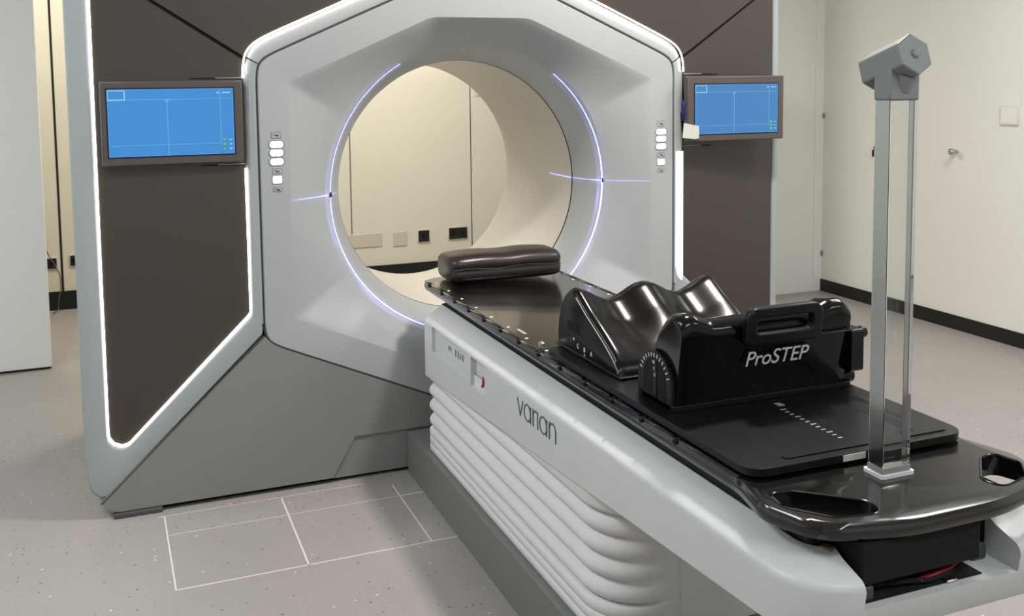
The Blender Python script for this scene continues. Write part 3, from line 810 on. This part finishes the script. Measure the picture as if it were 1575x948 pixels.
# ================================================================== KNEE SUPPORT
def ridge(x): return .5+.5*math.cos(2*PI*x/.205)
prof = [(-1.142, .757), (-1.139, .80), (-1.146, .84), (-1.166, .885), (-1.190, .912), (-1.214, .924), (-1.240, .922), (-1.270, .905), (-1.31, .882), (-1.36, .858), (-1.41, .832), (-1.450, .808), (-1.478, .785), (-1.490, .757)]
def dens(pr, n):
    L = [0]
    for a, b in zip(pr, pr[1:]): L.append(L[-1]+math.dist(a, b))
    out = []; j = 0
    for k in range(n):
        d = L[-1]*k/(n-1)
        while j < len(L)-2 and L[j+1] < d: j += 1
        t = (d-L[j])/(L[j+1]-L[j]); out.append((pr[j][0]*(1-t)+pr[j+1][0]*t, pr[j][1]*(1-t)+pr[j+1][1]*t))
    return out
pr = dens(prof, 46)
rows = []
NX = 60
for i in range(NX+1):
    x = -.212+.424*i/NX
    ed = max(0, (abs(x)-.198)/.014)
    row = []
    for (y, z) in pr:
        k = min(1, max(0, (z-.79)/.09))
        zz = z-(.036*(1-ridge(x)))*k-.010*ed**2*min(1, (z-.757)/.05)
        row.append((x, y, max(.757, zz)))
    rows.append(row)
bm = bmesh.new()
V = [[bm.verts.new(p) for p in r] for r in rows]
for A, B in zip(V, V[1:]):
    for i in range(len(A)-1): bm.faces.new((A[i], A[i+1], B[i+1], B[i]))
bm.faces.new(V[0]); bm.faces.new(V[-1][::-1])
for i in range(len(V)-1): bm.faces.new((V[i][0], V[i+1][0], V[i+1][-1], V[i][-1]))
KN = thing('knee_support', 'glossy black wedge with scooped leg channels and white letters C B A on its side', 'leg support', (0, -1.3, .7555))
obj('wedge_body', bm, 'satin', KN, ang=50)
obj('wedge_base', box((-.217, -1.50, .7558), (.217, -1.135, .763)), 'matt', KN, .002)
obj('side_window', box((-.2136, -1.262, .812), (-.2105, -1.198, .836)), 'slot', KN, .001)
obj('ridge_highlight', tube([(-.2125, y, z-.012) for (y, z) in pr[20:44]], .0016, 6), 'dim', KN)  # pale grey paints a highlight along the sloping edge
for k, ch in enumerate('CBA'):
    text('side_letter', ch, 'dot', frame((-.2130, -1.262-.038*k, .780-.0012*k), (0, -1, 0), (0, 0, 1)), .017, KN)
obj('side_tick', box((-.2140, -1.240, .790), (-.2115, -1.236, .797)), 'dot', KN)
obj('side_tick', box((-.2140, -1.302, .762), (-.2115, -1.299, .769)), 'dot', KN)
for (y, z, x) in ((-1.42, .826, -.165), (-1.448, .808, -.155), (-1.478, .782, -.168), (-1.41, .82, -.105), (-1.26, .905, .01), (-1.25, .885, -.128)):
    pass

# ================================================================== FOOT SUPPORT
FS = thing('foot_support', 'tall glossy black box with a carrying handle and white lettering, standing on the board', 'foot support', (0, -1.68, .7555))
sec = [(-1.740, .7605), (-1.765, .935), (-1.762, .950), (-1.752, .960), (-1.735, .964), (-1.700, .958), (-1.683, .949), (-1.670, .930), (-1.648, .890), (-1.630, .850), (-1.615, .810), (-1.605, .7605)]
prs = dens(sec, 40)
rows = []
for i in range(61):
    x = -.212+.440*i/60
    e = max(0, 1-abs(x+.212)/.03, 1-abs(x-.228)/.03)
    dip = .017*min(1, max(0, (min(x+.175, .175-x))/.04))
    row = []
    for (y, z) in prs:
        k = min(1, max(0, (z-.86)/.09))
        row.append((x, y+(.004*e**2 if y < -1.7 else -.006*e**2), z-dip*k-.014*e**3*k))
    rows.append(row)
bm = bmesh.new()
V = [[bm.verts.new(p) for p in r] for r in rows]
for A, B in zip(V, V[1:]):
    for i in range(len(A)-1): bm.faces.new((A[i], A[i+1], B[i+1], B[i]))
bm.faces.new(V[0]); bm.faces.new(V[-1][::-1])
for i in range(len(V)-1): bm.faces.new((V[i][0], V[i+1][0], V[i+1][-1], V[i][-1]))
obj('box_body', bm, 'gloss', FS, ang=50)
obj('box_foot', extr(roundpoly([(-.222, -1.60), (-.222, -1.745), (.25, -1.745), (.25, -1.60)], .012, 4), lambda p: (p[0], p[1], .7560), lambda p: (p[0], p[1], .768)), 'matt', FS, .003)
# handle panel
def hp(p, dy): return (p[0], -1.7475-(p[1]-.80)*.12+dy, p[1])
ho = roundpoly([(-.068, .890), (-.068, .974), (.128, .974), (.128, .890)], [.01, .026, .026, .01], 6)
hi = roundpoly([(-.042, .916), (-.042, .950), (.102, .950), (.102, .916)], .012, 6)
bm = bmesh.new()
n = len(ho)
a = [[bm.verts.new(hp(p, dy)) for p in q] for q, dy in ((ho, -.026), (hi, -.026), (hi, -.004), (ho, -.004))]
for u_, v_ in ((0, 1), (1, 2), (2, 3), (3, 0)):
    for i in range(n):
        j = (i+1) % n; bm.faces.new((a[u_][i], a[u_][j], a[v_][j], a[v_][i]))
obj('carrying_handle', bm, 'matt', FS, .005, seg=3)
text('logo_lettering', 'ProSTEP', 'text', frame((.024, -1.7635, .8555), (1, 0, 0), (0, -.12, 1)), .047, FS, shear=.22, ext=.0008, space=.98)
obj('front_ledge', tube([(.145, -1.765, .894), (.15, -1.768, .893), (.228, -1.766, .894)], .0018, 6), 'matt', FS)
# right-hand bracket with knob
obj('side_bracket', extr(roundpoly([(-1.765, .795), (-1.765, .892), (-1.66, .892), (-1.66, .795)], .008, 4), lambda p: (.228, p[0], p[1]), lambda p: (.262, p[0], p[1])), 'matt', FS, .003)
obj('clamp_knob', tube([(.262, -1.74, .878), (.270, -1.74, .878), (.272, -1.74, .878), (.284, -1.74, .878)], [.006, .006, .014, .013], 14), 'matt', FS, .001)
obj('side_strut', box((.205, -1.735, .757), (.236, -1.66, .80)), 'gloss', FS, .003)
obj('hinge_foot', tube([(.215, -1.72, .776), (.262, -1.72, .776)], .018, 16), 'gloss', FS)
# left-hand pivot plate with its arc scale
arc = arc2(-1.665, .80, .072, 180, 0, 20)
pv = [(-1.737, .757)]+arc+[(-1.593, .757)]
obj('pivot_plate', extr(pv, lambda p: (-.222, p[0], p[1]), lambda p: (-.2125, p[0], p[1])), 'matt', FS, .002)
pw = [(-1.712, .768)]+arc2(-1.665, .806, .047, 180, 0, 16)+[(-1.618, .768)]
obj('pivot_window', extr(pw, lambda p: (-.2228, p[0], p[1]), lambda p: (-.2215, p[0], p[1])), 'slot', FS)
obj('pivot_arm', box((-.2250, -1.678, .768), (-.2228, -1.664, .842)), 'gloss', FS, .001)
for k in range(13):
    a_ = math.radians(22+k*11.3); r0, r1 = .0575, .066
    c, s_ = math.cos(a_), math.sin(a_)
    p = [(-1.665+r0*c-.0012*s_, .80+r0*s_+.0012*c), (-1.665+r1*c-.0012*s_, .80+r1*s_+.0012*c), (-1.665+r1*c+.0012*s_, .80+r1*s_-.0012*c), (-1.665+r0*c+.0012*s_, .80+r0*s_-.0012*c)]
    obj('scale_tick', extr(p, lambda q: (-.2228, q[0], q[1]), lambda q: (-.2218, q[0], q[1])), 'dot', FS)
for (y, z, w) in ((-1.668, .848, .010), (-1.669, .834, .005), (-1.672, .820, .006)):
    obj('scale_mark', box((-.2258, y-w/2, z-.004), (-.2249, y+w/2, z+.003)), 'dim', FS)

# ================================================================== POLE WITH SENSOR HEAD
S_ = thing('display_pole', 'tall clear acrylic post with a grey hexagonal head standing at the foot of the tabletop', 'display stand', (.002, -2.138, .735))
X0, X1, Y0, Y1 = -.031, .036, -2.150, -2.108
obj('acrylic_post', box((X0+.002, Y0+.002, .7525), (X1-.002, Y1-.002, 1.425)), 'acryl', S_, .0015, label='clear acrylic post')
for (xa, xb, ya) in ((X0+.0025, X0+.0035, Y0+.004), (X1-.0035, X1-.0025, Y0+.020)):
    obj('steel_strip', box((xa, ya, .745), (xb, Y1-.004, 1.42)), 'chrome', S_, label='polished strip inside the post')
obj('post_screw', tube([(X0+.0024, -2.128, .806), (X0+.0015, -2.128, .806)], .003, 10), 'steel', S_)
obj('post_foot', box((X0+.001, Y0+.001, .7366), (X1-.001, Y1-.001, .752)), 'headgrey', S_, .001)
# white foot ring
fo = roundpoly([(X0-.005, Y0-.005), (X1+.005, Y0-.005), (X1+.005, Y1+.005), (X0-.005, Y1+.005)], .007, 4)
fi = roundpoly([(X0+.001, Y0+.001), (X1-.001, Y0+.001), (X1-.001, Y1-.001), (X0+.001, Y1-.001)], .003, 4)
bm = bmesh.new(); n = len(fo)
a = [[bm.verts.new((p[0], p[1], z)) for p in q] for q, z in ((fo, .7355), (fo, .742), (fi, .742), (fi, .7355))]
for u_ in range(4):
    v_ = (u_+1) % 4
    for i in range(n):
        j = (i+1) % n; bm.faces.new((a[u_][i], a[u_][j], a[v_][j], a[v_][i]))
obj('foot_ring', bm, 'whitep', S_, label='white foot ring')
obj('collar', box((X0-.0005, Y0, 1.417), (X1-.001, Y1, 1.474)), 'headgrey', S_, .004, label='grey collar')
# hexagonal head, axis tilted down towards the bore
ax = Vector((0, .095, -.031)).normalized()
e1 = Vector((1, 0, 0)); e2 = ax.cross(e1).normalized()
if e2.z < 0: e2 = -e2
c0 = Vector((.003, -2.170, 1.4985)); Lh = .105
rad = .0385
def hexring(c, r): return [tuple(c+(e1*math.sin(2*PI*k/6)+e2*math.cos(2*PI*k/6))*r) for k in range(6)]
obj('sensor_head', ring_loft([hexring(c0, rad), hexring(c0+ax*Lh, rad)], True, True, True), 'headgrey', S_, .003, seg=3, label='grey hexagonal head')
obj('head_button', tube([tuple(c0-ax*.0), tuple(c0-ax*.003), tuple(c0-ax*.005)], [.0085, .0078, .005], 18), 'headgrey', S_)
obj('head_dome', tube([tuple(c0+ax*.02-Vector((0, 0, .026))), tuple(Vector((.003, -2.135, 1.44)))], .02, 12), 'headgrey', S_)
